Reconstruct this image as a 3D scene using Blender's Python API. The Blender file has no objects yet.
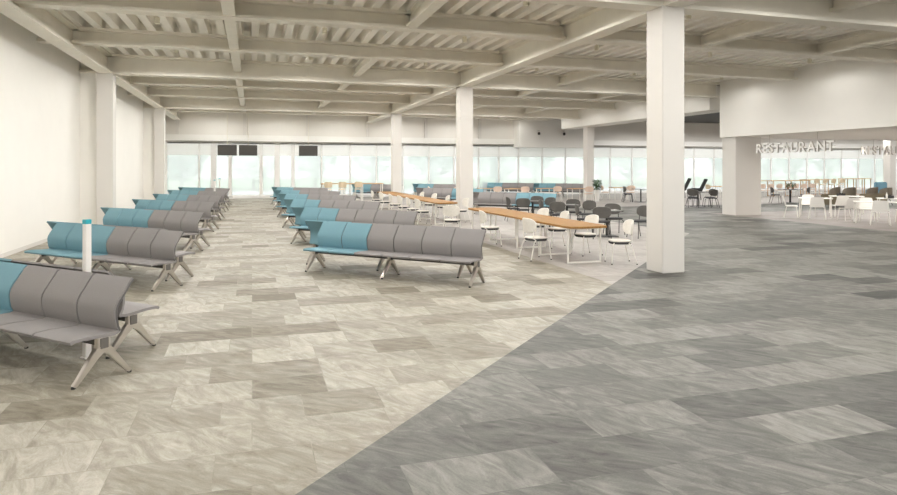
import bpy, bmesh, math, random
from mathutils import Vector, Matrix
random.seed(7)
PI = math.pi
R = 0.70710678
scene = bpy.context.scene
C = scene.collection

# ------------------------------------------------------------------ materials
def lin(c):
    return tuple((v / 12.92 if v <= 0.04045 else ((v + 0.055) / 1.055) ** 2.4) for v in [x / 255 for x in c])

def mat(name, rgb, rough=0.6, metal=0.0, spec=0.5, noise=0.0, scale=20.0, bump=0.0, coat=0.0):
    m = bpy.data.materials.new(name)
    m.use_nodes = True
    nt = m.node_tree
    b = nt.nodes['Principled BSDF']
    b.inputs['Roughness'].default_value = rough
    b.inputs['Metallic'].default_value = metal
    b.inputs['Specular IOR Level'].default_value = spec
    col = lin(rgb)
    b.inputs['Base Color'].default_value = (*col, 1)
    if noise or bump:
        tc = nt.nodes.new('ShaderNodeTexCoord')
        n = nt.nodes.new('ShaderNodeTexNoise')
        n.inputs['Scale'].default_value = scale
        n.inputs['Detail'].default_value = 4
        nt.links.new(tc.outputs['Object'], n.inputs['Vector'])
        if noise:
            r = nt.nodes.new('ShaderNodeValToRGB')
            r.color_ramp.elements[0].color = (*[c * (1 - noise) for c in col], 1)
            r.color_ramp.elements[1].color = (*[min(1, c * (1 + noise)) for c in col], 1)
            r.color_ramp.elements[0].position = 0.3
            r.color_ramp.elements[1].position = 0.7
            nt.links.new(n.outputs['Fac'], r.inputs['Fac'])
            nt.links.new(r.outputs['Color'], b.inputs['Base Color'])
        if bump:
            bp = nt.nodes.new('ShaderNodeBump')
            bp.inputs['Strength'].default_value = bump
            bp.inputs['Distance'].default_value = 0.01
            nt.links.new(n.outputs['Fac'], bp.inputs['Height'])
            nt.links.new(bp.outputs['Normal'], b.inputs['Normal'])
    return m

def wood_mat(name, dark, light, scale=1.0):
    m = bpy.data.materials.new(name)
    m.use_nodes = True
    nt = m.node_tree
    b = nt.nodes['Principled BSDF']
    b.inputs['Roughness'].default_value = 0.6
    b.inputs['Specular IOR Level'].default_value = 0.2
    tc = nt.nodes.new('ShaderNodeTexCoord')
    mp = nt.nodes.new('ShaderNodeMapping')
    mp.inputs['Scale'].default_value = (18 * scale, 1.2 * scale, 18 * scale)
    n = nt.nodes.new('ShaderNodeTexNoise')
    n.inputs['Scale'].default_value = 2.0
    n.inputs['Detail'].default_value = 6
    n.inputs['Distortion'].default_value = 0.6
    r = nt.nodes.new('ShaderNodeValToRGB')
    r.color_ramp.elements[0].color = (*lin(dark), 1)
    r.color_ramp.elements[1].color = (*lin(light), 1)
    r.color_ramp.elements[0].position = 0.3
    r.color_ramp.elements[1].position = 0.7
    nt.links.new(tc.outputs['Object'], mp.inputs['Vector'])
    nt.links.new(mp.outputs['Vector'], n.inputs['Vector'])
    nt.links.new(n.outputs['Fac'], r.inputs['Fac'])
    nt.links.new(r.outputs['Color'], b.inputs['Base Color'])
    return m

def floor_mat(name, dark, mid, light, bw=1.0, rh=0.5, contrast=0.8, streak=1.0):
    """woven stone-look floor tiles: every tile its own tone, streaked with drifting veins"""
    m = bpy.data.materials.new(name)
    m.use_nodes = True
    nt = m.node_tree
    L = nt.links.new
    b = nt.nodes['Principled BSDF']
    b.inputs['Roughness'].default_value = 0.55
    b.inputs['Specular IOR Level'].default_value = 0.35
    geo = nt.nodes.new('ShaderNodeNewGeometry')
    br = nt.nodes.new('ShaderNodeTexBrick')
    br.offset = 0.37
    br.offset_frequency = 2
    br.squash = 1.6
    br.squash_frequency = 3
    br.inputs['Color1'].default_value = (0, 0, 0, 1)
    br.inputs['Color2'].default_value = (1, 1, 1, 1)
    br.inputs['Mortar'].default_value = (0.5, 0.5, 0.5, 1)
    br.inputs['Scale'].default_value = 1.0
    br.inputs['Mortar Size'].default_value = 0.0035
    br.inputs['Mortar Smooth'].default_value = 0.3
    br.inputs['Brick Width'].default_value = bw
    br.inputs['Row Height'].default_value = rh
    L(geo.outputs['Position'], br.inputs['Vector'])
    # streaks
    mp = nt.nodes.new('ShaderNodeMapping')
    mp.inputs['Scale'].default_value = (0.9, 2.8, 1)
    vr = nt.nodes.new('ShaderNodeVectorRotate')
    vr.rotation_type = 'Z_AXIS'
    ang = nt.nodes.new('ShaderNodeMath')          # the grain turns a little from tile to tile
    ang.operation = 'MULTIPLY_ADD'
    ang.inputs[1].default_value = 0.8
    ang.inputs[2].default_value = 0.55
    L(br.outputs['Color'], ang.inputs[0])
    L(ang.outputs[0], vr.inputs['Angle'])
    L(geo.outputs['Position'], vr.inputs['Vector'])
    L(vr.outputs['Vector'], mp.inputs['Vector'])
    rnd = nt.nodes.new('ShaderNodeMath')
    rnd.operation = 'MULTIPLY'
    rnd.inputs[1].default_value = 37.0
    L(br.outputs['Color'], rnd.inputs[0])
    n = nt.nodes.new('ShaderNodeTexNoise')
    n.noise_dimensions = '4D'
    n.inputs['Scale'].default_value = 2.2
    n.inputs['Detail'].default_value = 9
    n.inputs['Roughness'].default_value = 0.7
    n.inputs['Distortion'].default_value = 1.6
    L(mp.outputs['Vector'], n.inputs['Vector'])
    L(rnd.outputs[0], n.inputs['W'])
    # fine grain
    g = nt.nodes.new('ShaderNodeTexNoise')
    g.inputs['Scale'].default_value = 90
    g.inputs['Detail'].default_value = 3
    L(geo.outputs['Position'], g.inputs['Vector'])
    # combine: v = 0.5 + (rand^2-.4)*contrast + (noise-.5)*streak + (grain-.5)*.25
    def math_node(op, a, bb):
        q = nt.nodes.new('ShaderNodeMath')
        q.operation = op
        for i, v in ((0, a), (1, bb)):
            if isinstance(v, (int, float)):
                q.inputs[i].default_value = v
            else:
                L(v, q.inputs[i])
        return q.outputs[0]
    rr = math_node('POWER', br.outputs['Color'], 0.38)
    t1 = math_node('MULTIPLY', math_node('SUBTRACT', rr, 0.72), contrast)
    t2 = math_node('MULTIPLY', math_node('SUBTRACT', n.outputs['Fac'], 0.5), streak * 1.75)
    t3 = math_node('MULTIPLY', math_node('SUBTRACT', g.outputs['Fac'], 0.5), 0.3)
    v = math_node('ADD', math_node('ADD', math_node('ADD', t1, t2), t3), 0.5)
    v = math_node('SUBTRACT', v, math_node('MULTIPLY', br.outputs['Fac'], 0.12))
    r = nt.nodes.new('ShaderNodeValToRGB')
    e = r.color_ramp.elements
    e[0].position, e[0].color = 0.0, (*lin(dark), 1)
    e[1].position, e[1].color = 1.0, (*lin(light), 1)
    k = e.new(0.5)
    k.color = (*lin(mid), 1)
    L(v, r.inputs['Fac'])
    L(r.outputs['Color'], b.inputs['Base Color'])
    return m

M = {}
M['wall'] = mat('wall_paint', (238, 235, 229), 0.7, spec=0.2, noise=0.012, scale=1.5)
M['white'] = mat('white_cladding', (216, 212, 206), 0.6, spec=0.25, noise=0.01, scale=2)
M['steel'] = mat('painted_steel', (230, 225, 213), 0.55, spec=0.3, noise=0.03, scale=3)
M['deck'] = mat('deck_paint', (242, 238, 230), 0.6, spec=0.2, noise=0.02, scale=2)
M['dark_deck'] = mat('dark_ceiling', (70, 68, 64), 0.8)
M['pipe_dark'] = mat('duct_grey', (110, 108, 104), 0.5, metal=0.4)
M['panel'] = mat('upper_panel', (226, 222, 215), 0.7, noise=0.01, scale=1)
M['mullion'] = mat('mullion_paint', (234, 232, 229), 0.5)
M['reveal'] = mat('reveal_grey', (186, 182, 176), 0.8)
M['teal'] = mat('teal_upholstery', (118, 156, 168), 0.75, spec=0.3, noise=0.05, scale=160, bump=0.15)
M['grey'] = mat('grey_upholstery', (141, 137, 136), 0.75, spec=0.3, noise=0.05, scale=160, bump=0.15)
M['edge'] = mat('edge_trim', (96, 94, 92), 0.5)
M['chrome'] = mat('polished_aluminium', (206, 200, 193), 0.3, metal=0.95)
M['dark'] = mat('black_plastic', (44, 43, 42), 0.5)
M['beam_dark'] = mat('dark_steel_beam', (72, 70, 68), 0.45, metal=0.5)
M['hub'] = mat('hub_grey', (110, 106, 102), 0.45, metal=0.3)
M['teal_cap'] = mat('teal_cap', (38, 165, 178), 0.4)
M['post'] = mat('post_white', (228, 225, 220), 0.4)
M['screen'] = mat('screen_glass', (66, 62, 56), 0.35, noise=0.15, scale=60)
M['bezel'] = mat('screen_bezel', (58, 55, 51), 0.4)
M['wood'] = wood_mat('oak_top', (140, 102, 54), (170, 128, 74))
M['wood_pale'] = wood_mat('pale_oak_top', (178, 140, 100), (208, 172, 132))
M['w_metal'] = mat('white_metal', (232, 229, 222), 0.4)
M['w_shell'] = mat('white_fabric', (226, 221, 212), 0.8, noise=0.05, scale=18)
M['beige'] = mat('beige_shell', (214, 196, 168), 0.7, noise=0.03, scale=10)
M['pink'] = mat('rose_beige_shell', (214, 190, 172), 0.7, noise=0.03, scale=10)
M['charcoal'] = mat('charcoal_shell', (86, 83, 79), 0.7, noise=0.06, scale=30)
M['charcoal_pad'] = mat('charcoal_pad', (56, 56, 58), 0.8)
M['d_metal'] = mat('dark_metal', (62, 60, 58), 0.4, metal=0.4)
M['table_dark'] = mat('dark_laminate', (92, 90, 86), 0.45)
M['plastic'] = mat('white_plastic', (238, 236, 231), 0.4)
M['olive'] = mat('olive_fabric', (132, 123, 102), 0.85, noise=0.06, scale=40)
M['taupe'] = mat('taupe_fabric', (140, 130, 116), 0.85, noise=0.06, scale=40)
M['lounge'] = mat('black_fabric', (52, 54, 54), 0.8, noise=0.05, scale=40)
M['blue'] = mat('blue_fabric', (108, 148, 165), 0.8)
M['plant'] = mat('plant_green', (52, 88, 36), 0.6, noise=0.25, scale=12)
M['pot'] = mat('terracotta_pot', (150, 110, 80), 0.7)
M['lens'] = mat('lamp_trim', (226, 221, 202), 0.4)
M['letters'] = mat('letter_face', (244, 242, 238), 0.4)
M['letter_side'] = mat('letter_return', (196, 190, 182), 0.5)
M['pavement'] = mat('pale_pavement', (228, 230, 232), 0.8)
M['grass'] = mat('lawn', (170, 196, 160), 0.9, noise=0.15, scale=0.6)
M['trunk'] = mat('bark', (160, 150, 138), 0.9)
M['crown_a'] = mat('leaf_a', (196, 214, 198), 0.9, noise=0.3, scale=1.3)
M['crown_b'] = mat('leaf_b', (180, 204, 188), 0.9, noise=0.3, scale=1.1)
M['floor_beige'] = floor_mat('floor_beige', (104, 96, 80), (146, 140, 126), (188, 183, 171), bw=0.62, contrast=0.8, streak=1.0)
M['floor_light'] = floor_mat('floor_light', (134, 127, 120), (164, 158, 152), (192, 187, 182), bw=0.62, contrast=0.4, streak=0.8)
M['floor_dark'] = floor_mat('floor_dark', (52, 51, 48), (100, 99, 93), (144, 142, 135), bw=0.9, contrast=0.85, streak=1.0)
M['floor_rest'] = floor_mat('floor_restaurant', (106, 99, 94), (138, 130, 125), (166, 159, 154), contrast=0.35, streak=0.7)

def glass_mat():
    m = bpy.data.materials.new('window_glass')
    m.use_nodes = True
    nt = m.node_tree
    nt.nodes.remove(nt.nodes['Principled BSDF'])
    out = nt.nodes['Material Output']
    t = nt.nodes.new('ShaderNodeBsdfTransparent')
    t.inputs['Color'].default_value = (0.64, 0.655, 0.648, 1)
    g = nt.nodes.new('ShaderNodeBsdfGlossy')
    g.inputs['Roughness'].default_value = 0.03
    h = nt.nodes.new('ShaderNodeBsdfTranslucent')     # haze put into the glass, pales the view outside like a sheer screen
    h.inputs['Color'].default_value = (0.70, 0.71, 0.705, 1)
    m1 = nt.nodes.new('ShaderNodeMixShader')
    m1.inputs[0].default_value = 0.45
    m2 = nt.nodes.new('ShaderNodeMixShader')
    m2.inputs[0].default_value = 0.05
    nt.links.new(t.outputs[0], m1.inputs[1])
    nt.links.new(h.outputs[0], m1.inputs[2])
    nt.links.new(m1.outputs[0], m2.inputs[1])
    nt.links.new(g.outputs[0], m2.inputs[2])
    nt.links.new(m2.outputs[0], out.inputs['Surface'])
    return m
M['glass'] = glass_mat()

def blind_mat():
    m = bpy.data.materials.new('roller_blind')
    m.use_nodes = True
    nt = m.node_tree
    nt.nodes.remove(nt.nodes['Principled BSDF'])
    out = nt.nodes['Material Output']
    d = nt.nodes.new('ShaderNodeBsdfDiffuse')
    d.inputs['Color'].default_value = (0.92, 0.915, 0.9, 1)
    h = nt.nodes.new('ShaderNodeBsdfTranslucent')
    h.inputs['Color'].default_value = (0.97, 0.965, 0.95, 1)
    m1 = nt.nodes.new('ShaderNodeMixShader')
    m1.inputs[0].default_value = 0.5
    nt.links.new(d.outputs[0], m1.inputs[1])
    nt.links.new(h.outputs[0], m1.inputs[2])
    nt.links.new(m1.outputs[0], out.inputs['Surface'])
    return m
M['blind'] = blind_mat()

# ------------------------------------------------------------------ mesh builder
class MB:
    def __init__(self):
        self.v, self.f, self.mi = [], [], []
        self.cur = 0
    def add(self, verts, faces, mx=None):
        o = len(self.v)
        for p in verts:
            p = Vector(p)
            if mx is not None:
                p = mx @ p
            self.v.append(p[:])
        for f in faces:
            self.f.append([i + o for i in f])
            self.mi.append(self.cur)
        return self
    def box(self, x0, x1, y0, y1, z0, z1, mx=None):
        vs = [(x0, y0, z0), (x1, y0, z0), (x1, y1, z0), (x0, y1, z0), (x0, y0, z1), (x1, y0, z1), (x1, y1, z1), (x0, y1, z1)]
        fs = [(3, 2, 1, 0), (4, 5, 6, 7), (0, 1, 5, 4), (1, 2, 6, 5), (2, 3, 7, 6), (3, 0, 4, 7)]
        return self.add(vs, fs, mx)
    def prism(self, prof, a0, a1, axis='x', mx=None):
        """profile: list of 2-D points; extruded from a0 to a1 along axis (x: prof=(y,z), y: prof=(x,z), z: prof=(x,y))"""
        n = len(prof)
        def P(a, p):
            return {'x': (a, p[0], p[1]), 'y': (p[0], a, p[1]), 'z': (p[0], p[1], a)}[axis]
        vs = [P(a0, p) for p in prof] + [P(a1, p) for p in prof]
        fs = [list(range(n))[::-1], [i + n for i in range(n)]]
        for i in range(n):
            j = (i + 1) % n
            fs.append((i, j, j + n, i + n))
        return self.add(vs, fs, mx)
    def strip(self, line, t, a0, a1, axis='x', mx=None):
        """a bent sheet: polyline (2-D) with thickness t, extruded"""
        pts = [Vector(p) for p in line]
        off = []
        for i, p in enumerate(pts):
            d = (pts[min(i + 1, len(pts) - 1)] - pts[max(i - 1, 0)]).normalized()
            off.append(p + Vector((-d.y, d.x)) * t)
        n = len(pts)
        prof = [tuple(p) for p in pts] + [tuple(p) for p in off[::-1]]
        def P(a, p):
            return {'x': (a, p[0], p[1]), 'y': (p[0], a, p[1]), 'z': (p[0], p[1], a)}[axis]
        m = len(prof)
        vs = [P(a0, p) for p in prof] + [P(a1, p) for p in prof]
        fs = []
        for i in range(m):
            j = (i + 1) % m
            fs.append((i, j, j + m, i + m))
        for i in range(n - 1):
            q = (i, i + 1, m - 2 - i, m - 1 - i)
            fs.append(tuple(reversed(q)))
            fs.append(tuple(k + m for k in q))
        return self.add(vs, fs, mx)
    def tube(self, pts, r, n=8, mx=None, r2=None):
        pts = [Vector(p) for p in pts]
        rings = []
        prev = None
        for i, p in enumerate(pts):
            d = (pts[min(i + 1, len(pts) - 1)] - pts[max(i - 1, 0)]).normalized()
            up = Vector((0, 0, 1)) if abs(d.z) < 0.9 else Vector((1, 0, 0))
            if prev is not None:
                up = prev
            s = d.cross(up).normalized()
            u = s.cross(d).normalized()
            prev = u
            rr = r if r2 is None else r + (r2 - r) * i / (len(pts) - 1)
            rings.append([p + (s * math.cos(2 * PI * k / n) + u * math.sin(2 * PI * k / n)) * rr for k in range(n)])
        vs = [q for ring in rings for q in ring]
        fs = []
        for i in range(len(pts) - 1):
            for k in range(n):
                fs.append((i * n + k, i * n + (k + 1) % n, (i + 1) * n + (k + 1) % n, (i + 1) * n + k))
        fs.append(tuple(range(n))[::-1])
        fs.append(tuple((len(pts) - 1) * n + k for k in range(n)))
        return self.add(vs, fs, mx)
    def lathe(self, prof, n=24, mx=None):
        vs, fs = [], []
        for (r, z) in prof:
            for k in range(n):
                vs.append((r * math.cos(2 * PI * k / n), r * math.sin(2 * PI * k / n), z))
        for i in range(len(prof) - 1):
            for k in range(n):
                fs.append((i * n + k, i * n + (k + 1) % n, (i + 1) * n + (k + 1) % n, (i + 1) * n + k))
        fs.append(tuple(range(n))[::-1])
        fs.append(tuple((len(prof) - 1) * n + k for k in range(n)))
        return self.add(vs, fs, mx)
    def slab(self, fn, nu, nv, t):
        """thickened surface: fn(u,v)->point for u,v in 0..1"""
        g = [[Vector(fn(i / nu, j / nv)) for j in range(nv + 1)] for i in range(nu + 1)]
        def nrm(i, j):
            a = g[min(i + 1, nu)][j] - g[max(i - 1, 0)][j]
            b = g[i][min(j + 1, nv)] - g[i][max(j - 1, 0)]
            return a.cross(b).normalized()
        W = nv + 1
        vs = [g[i][j] for i in range(nu + 1) for j in range(W)]
        vs += [g[i][j] - nrm(i, j) * t for i in range(nu + 1) for j in range(W)]
        N = (nu + 1) * W
        fs = []
        for i in range(nu):
            for j in range(nv):
                q = (i * W + j, (i + 1) * W + j, (i + 1) * W + j + 1, i * W + j + 1)
                fs.append(q)
                fs.append(tuple(k + N for k in q[::-1]))
        for i in range(nu):
            for j, fl in ((0, False), (nv, True)):
                q = (i * W + j, i * W + j + N, (i + 1) * W + j + N, (i + 1) * W + j)
                fs.append(q[::-1] if fl else q)
        for j in range(nv):
            for i, fl in ((0, True), (nu, False)):
                q = (i * W + j, i * W + j + N, i * W + j + 1 + N, i * W + j + 1)
                fs.append(q[::-1] if fl else q)
        return self.add(vs, fs)
    def build(self, name, m, parent=None, smooth=True, bevel=0.0, loc=None, rz=0.0):
        me = bpy.data.meshes.new(name)
        me.from_pydata(self.v, [], self.f)
        ms = m if isinstance(m, (list, tuple)) else [m]
        for q in ms:
            me.materials.append(M[q] if isinstance(q, str) else q)
        for p, i in zip(me.polygons, self.mi):
            p.material_index = i
        bm = bmesh.new()
        bm.from_mesh(me)
        bmesh.ops.recalc_face_normals(bm, faces=bm.faces)
        if bevel:
            ed = [e for e in bm.edges if len(e.link_faces) == 2 and e.calc_face_angle(0) > 0.6]
            bmesh.ops.bevel(bm, geom=ed, offset=bevel, segments=2, affect='EDGES', clamp_overlap=True)
        bm.to_mesh(me)
        bm.free()
        if smooth:
            for p in me.polygons:
                p.use_smooth = True
            me.set_sharp_from_angle(angle=math.radians(35))
        o = bpy.data.objects.new(name, me)
        C.objects.link(o)
        if parent is not None:
            o.parent = parent
        if loc is not None:
            o.location = loc
        o.rotation_euler.z = rz
        return o

def rotm(loc=(0, 0, 0), rx=0, ry=0, rz=0):
    return Matrix.Translation(loc) @ Matrix.Rotation(rz, 4, 'Z') @ Matrix.Rotation(ry, 4, 'Y') @ Matrix.Rotation(rx, 4, 'X')

def tag(o, label=None, cat=None, group=None, kind=None):
    if label: o['label'] = label
    if cat: o['category'] = cat
    if group: o['group'] = group
    if kind: o['kind'] = kind
    return o

def empty(name, loc=(0, 0, 0), rz=0.0):
    o = bpy.data.objects.new(name, None)
    o.empty_display_size = 0.2
    C.objects.link(o)
    o.location = loc
    o.rotation_euler.z = rz
    return o

def copy_tree(o, parent=None):
    c = o.copy()
    C.objects.link(c)
    if parent is not None:
        c.parent = parent
    for ch in list(o.children):
        copy_tree(ch, c)
    return c

class Proto:
    """first use places the prototype itself, later uses place copies of it and its parts"""
    def __init__(self, root):
        self.root, self.used = root, False
    def put(self, x, y, rz, label, group=None, z=0.0, s=None):
        if not self.used:
            self.used = True
            o = self.root
        else:
            o = copy_tree(self.root)
            for k in ('group',):
                if k in o: del o[k]
        o.location = (x, y, z)
        o.rotation_euler.z = rz
        o['label'] = label
        if group: o['group'] = group
        return o

def struct(o, label=None, cat=None):
    o['kind'] = 'structure'
    if label: o['label'] = label
    if cat: o['category'] = cat
    return o

# ------------------------------------------------------------------ building dimensions
XW = -5.05                       # left wall face
YB = 42.0                        # window wall
Y0 = -24.0                        # building continues behind the viewer, lengthened to narrow the bright open end
XR = 58.0
COLX = (-4.33, 7.3, 19.2, 31.0)
PRIM = (-14.0, -1.9, 10.13, 22.15, 34.15)
Z_PRIM, Z_JOIST, Z_DECK = 4.82, 5.02, 5.42

# ------------------------------------------------------------------ floor: four finishes in one surface
fl = MB()
def poly(pts, mi):
    fl.cur = mi
    fl.add([(x, y, 0) for x, y in pts], [list(range(len(pts)))])
XE = 60.0
k = 3.58                          # diagonal edge: y = x + k
poly([(XW - .2, XW - .2 + k), (5.65, 5.65 + k), (5.65, YB), (XW - .2, YB)], 0)
poly([(5.65, 5.65 + k), (12.2, 12.2 + k), (12.2, 27.6), (XE, 27.6), (XE, YB), (5.65, YB)], 1)
poly([(XW - .2, Y0), (XE, Y0), (18.35, Y0), (18.35, 22.5), (XE, 22.5), (XE, 27.6), (12.2, 27.6), (12.2, 12.2 + k), (XW - .2, XW - .2 + k)], 2)
poly([(18.35, Y0), (XE, Y0), (XE, 22.5), (18.35, 22.5)], 3)
fo = fl.build('floor', ['floor_beige', 'floor_light', 'floor_dark', 'floor_rest'], smooth=False)
struct(fo, 'stone-look tiled floor in beige, pale grey and dark grey zones', 'floor')

# ------------------------------------------------------------------ left wall
w = MB()
w.box(XW - .3, XW, Y0, YB + .3, 0, 5.7)
struct(w.build('wall_left', 'wall', smooth=False), 'plain white wall along the left benches', 'wall')
b = MB()
b.box(XW - .005, XW + .012, Y0, YB, 0, .09)
struct(b.build('baseboard_left', 'white', smooth=False), 'low white skirting along the left wall', 'baseboard')
n = 1
for y in PRIM[2:]:
    t = MB().box(XW - .01, COLX[0] - .2, y - .06, y + .14, 0, Z_PRIM)
    struct(t.build('trim_%d' % n, 'wall', smooth=False), 'narrow white return wall tying a side column to the left wall', 'trim')
    n += 1
# right end wall, out of view, added to block light from the side
w = MB().box(XR, XR + .3, 12, YB + .3, 0, 5.7)
struct(w.build('wall_right', 'wall', smooth=False), 'white end wall out of view, added to block light from the right', 'wall')

# ------------------------------------------------------------------ columns
def column(x, y, wx, wy, h, lab, kids=True):
    c = MB().box(x - wx / 2, x + wx / 2, y - wy / 2, y + wy / 2, 0, h).build('column', 'white', smooth=True, bevel=.012)
    struct(c, lab, 'column')
    return c
rowname = {10.13: 'nearest', 22.15: 'second', 34.15: 'third'}
column(COLX[1], 10.13, .47, .5, Z_PRIM + .02, 'large white square column nearest the viewer beside the dark floor')
column(COLX[1] + .13, 22.2, .5, .5, Z_PRIM + .02, 'white square column rising behind the long wooden table')
column(COLX[1] + .22, 34.2, .5, .5, Z_PRIM + .02, 'slim white column behind the far wooden table')
column(COLX[0], 22.15, .46, .5, Z_PRIM + .02, 'white column standing off the left wall, the nearer one')
column(COLX[0], 34.2, .46, .5, Z_PRIM + .02, 'white column standing off the left wall, the farther one')
column(COLX[0], 10.13, .46, .5, Z_PRIM + .02, 'white column off the left wall outside the picture')
column(COLX[2] + .08, 34.2, .44, .5, 4.37, 'white column under the deep white edge beam with a plant beside it')
column(43.1, 34.1, .55, .55, 5.41, 'white column behind the second hanging restaurant sign')
c = MB().box(18.5, 19.75, 21.1, 21.88, 0, 3.16).build('column', 'white', smooth=True, bevel=.012)
struct(c, 'broad white clad column carrying the corner of the restaurant bulkhead', 'column')

# ------------------------------------------------------------------ steel frame
def ibeam_x(x0, x1, y, zb, zt, fw=.26, ft=.065, wt=.012):
    h = fw / 2
    prof = [(y - h, zb), (y + h, zb), (y + h, zb + ft), (y + wt, zb + ft), (y + wt, zt - ft), (y + h, zt - ft), (y + h, zt), (y - h, zt), (y - h, zt - ft), (y - wt, zt - ft), (y - wt, zb + ft), (y - h, zb + ft)]
    return MB().prism(prof, x0, x1, 'x')
def ibeam_y(y0, y1, x, zb, zt, fw=.38, ft=.065, wt=.012):
    h = fw / 2
    prof = [(x - h, zb), (x + h, zb), (x + h, zb + ft), (x + wt, zb + ft), (x + wt, zt - ft), (x + h, zt - ft), (x + h, zt), (x - h, zt), (x - h, zt - ft), (x - wt, zt - ft), (x - wt, zb + ft), (x - h, zb + ft)]
    return MB().prism(prof, y0, y1, 'y')
ords = ['first', 'second', 'third', 'fourth', 'fifth', 'sixth', 'seventh', 'eighth', 'ninth', 'tenth', 'eleventh', 'twelfth', 'thirteenth', 'fourteenth', 'fifteenth', 'sixteenth', 'seventeenth', 'eighteenth', 'nineteenth', 'twentieth']
for x, lab in ((COLX[0], 'long white steel girder running along the left wall columns'), (COLX[1], 'long white steel girder running over the middle columns')):
    struct(ibeam_y(Y0, YB - .05, x, Z_PRIM, Z_DECK).build('ceiling_beam', 'steel', smooth=False), lab, 'beam')
xs = [XW, COLX[0] - .03, COLX[0] + .03, COLX[1] - .03, COLX[1] + .03, 18.4]
ys = sorted(list(PRIM) + [y + d for y in PRIM for d in (4.0, 8.0)] + [-18.0, -22.0])
ys = [y for y in ys if y < YB - 1]
for i, y in enumerate(ys):
    p = y in PRIM
    zb = Z_PRIM if p else Z_JOIST
    for j in range(3):
        x0, x1 = xs[2 * j], xs[2 * j + 1]
        if j == 2 and y > 24:
            x1 = 18.55
        where = ('short stub at the left wall', 'over the bench rows', 'over the right half of the hall')[j]
        kind = 'deep white steel cross beam' if p else 'white steel joist'
        struct(ibeam_x(x0, x1, y, zb, Z_DECK, fw=.40 if p else .36).build('ceiling_beam', 'steel', smooth=False),
               '%s %s, %s from the viewer' % (kind, where, ords[max(0, i - 6)]), 'beam')
# short ties between cross beam and joist, at the thirds of each bay
for x in (-.45, 3.42, 11.27, 15.15):
    for i in range(len(ys) - 1):
        if (ys[i] in PRIM) or (ys[i + 1] in PRIM) or x < 0:
            struct(ibeam_y(ys[i] + .02, ys[i + 1] - .02, x, Z_JOIST + .03, Z_DECK, fw=.24).build('ceiling_beam', 'steel', smooth=False),
                   'short white steel tie between two cross beams', 'beam')
# corrugated deck: trapezoid ribs running to the window wall
def deck(x0, x1, y0, y1, pitch=.42, low=.18, slope=.03, depth=.26):
    prof = []
    x = x0
    while x < x1 - 1e-6:
        prof += [(x, Z_DECK), (x + low, Z_DECK), (x + low + slope, Z_DECK + depth), (x + pitch - slope, Z_DECK + depth)]
        x += pitch
    prof.append((x, Z_DECK))
    d = MB()
    n_ = len(prof)
    vs = [(p[0], y0, p[1]) for p in prof] + [(p[0], y1, p[1]) for p in prof]
    d.add(vs, [(i, i + 1, i + 1 + n_, i + n_) for i in range(n_ - 1)])
    d.box(x0, x, y0, y1, Z_DECK + depth + .01, Z_DECK + depth + .1)
    return d
struct(deck(XW, 18.7, Y0, YB).build('ceiling', 'deck', smooth=False), 'white corrugated metal roof deck above the beams', 'ceiling')
d = MB().box(18.9, XR, 21.9, YB + .2, 5.42, 5.6)
struct(d.build('ceiling_restaurant', 'dark_deck', smooth=False), 'dark open ceiling beyond the restaurant bulkhead', 'ceiling')

# restaurant bulkhead and lowered soffit
t = MB()
t.prism([(18.4, 3.15), (XR, 3.15), (XR, 5.6), (18.4, 5.6)], Y0, 21.9, 'y')
struct(t.build('wall_bulkhead', 'wall', smooth=False), 'white bulkhead and low soffit over the restaurant', 'wall')
# deep white edge beam
t = MB().box(18.6, 19.75, 22.75, 36.4, 4.36, 5.5)
struct(t.build('trim_4', 'wall', smooth=True, bevel=.01), 'deep white clad edge beam running to the window wall', 'trim')
# box over the windows that carries the cameras
t = MB().box(17.7, 23.4, 41.0, YB, 3.36, Z_DECK)
struct(t.build('trim_5', 'wall', smooth=False), 'white boxed bulkhead over the windows behind the edge beam', 'trim')
# dark services in the open ceiling
for i, (y, z, r) in enumerate(((25.2, 5.12, .09), (26.6, 5.2, .14), (29.5, 5.15, .1))):
    o = MB().tube([(19.9, y, z), (30, y, z), (XR - 1, y, z)], r, 12)
    for q in range(10):
        o.tube([(21 + q * 3.8, y, z), (21 + q * 3.8, y, 5.42)], .015, 6)
    o = o.build('duct', 'pipe_dark')
    struct(o, 'grey round duct under the dark restaurant ceiling, %s from the bulkhead' % ords[i], 'duct')

# ------------------------------------------------------------------ window wall
w = MB()
w.box(XW, XR, YB, YB + .25, 3.9, 5.6)
struct(w.build('wall_back', 'panel', smooth=False), 'pale upper wall above the window header', 'wall')
t = MB().box(XW, 17.7, YB - .22, YB + .2, 3.57, 3.94)
t.box(23.4, XR, YB - .22, YB + .2, 3.57, 3.94)
struct(t.build('trim_6', 'plastic', smooth=False), 'white header beam over the windows', 'trim')
t = MB().box(XW, XR, YB - .12, YB + .2, 3.5, 3.57)
struct(t.build('trim_7', 'reveal', smooth=False), 'grey shadow gap under the window header', 'trim')
nn = 8
for x in (-4.33, -.45, 3.42, 7.3, 11.27, 15.15):
    t = MB().box(x - .09, x + .09, YB - .16, YB + .02, 3.94, 5.42)
    struct(t.build('trim_%d' % nn, 'white', smooth=False), 'white post on the upper wall above the window header', 'trim')
    nn += 1
t = MB().box(XW, XR, YB - .05, YB + .12, 0, .14)
struct(t.build('trim_%d' % nn, 'mullion', smooth=False), 'low white sill along the window wall', 'trim')
mx_ = [-4.95, -3.1, -2.27, -1.3, .55, 1.52, 2.5, 4.3, 6.15, 7.9, 9.7, 11.5, 13.3, 15.1, 16.6, 18.1]
while mx_[-1] < XR - 2.2:
    mx_.append(round(mx_[-1] + 1.85, 3))
mx_.append(XR)
thick = {-2.27: .16, 1.52: .16, -1.3: .1, .55: .1, 2.5: .1}
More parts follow.
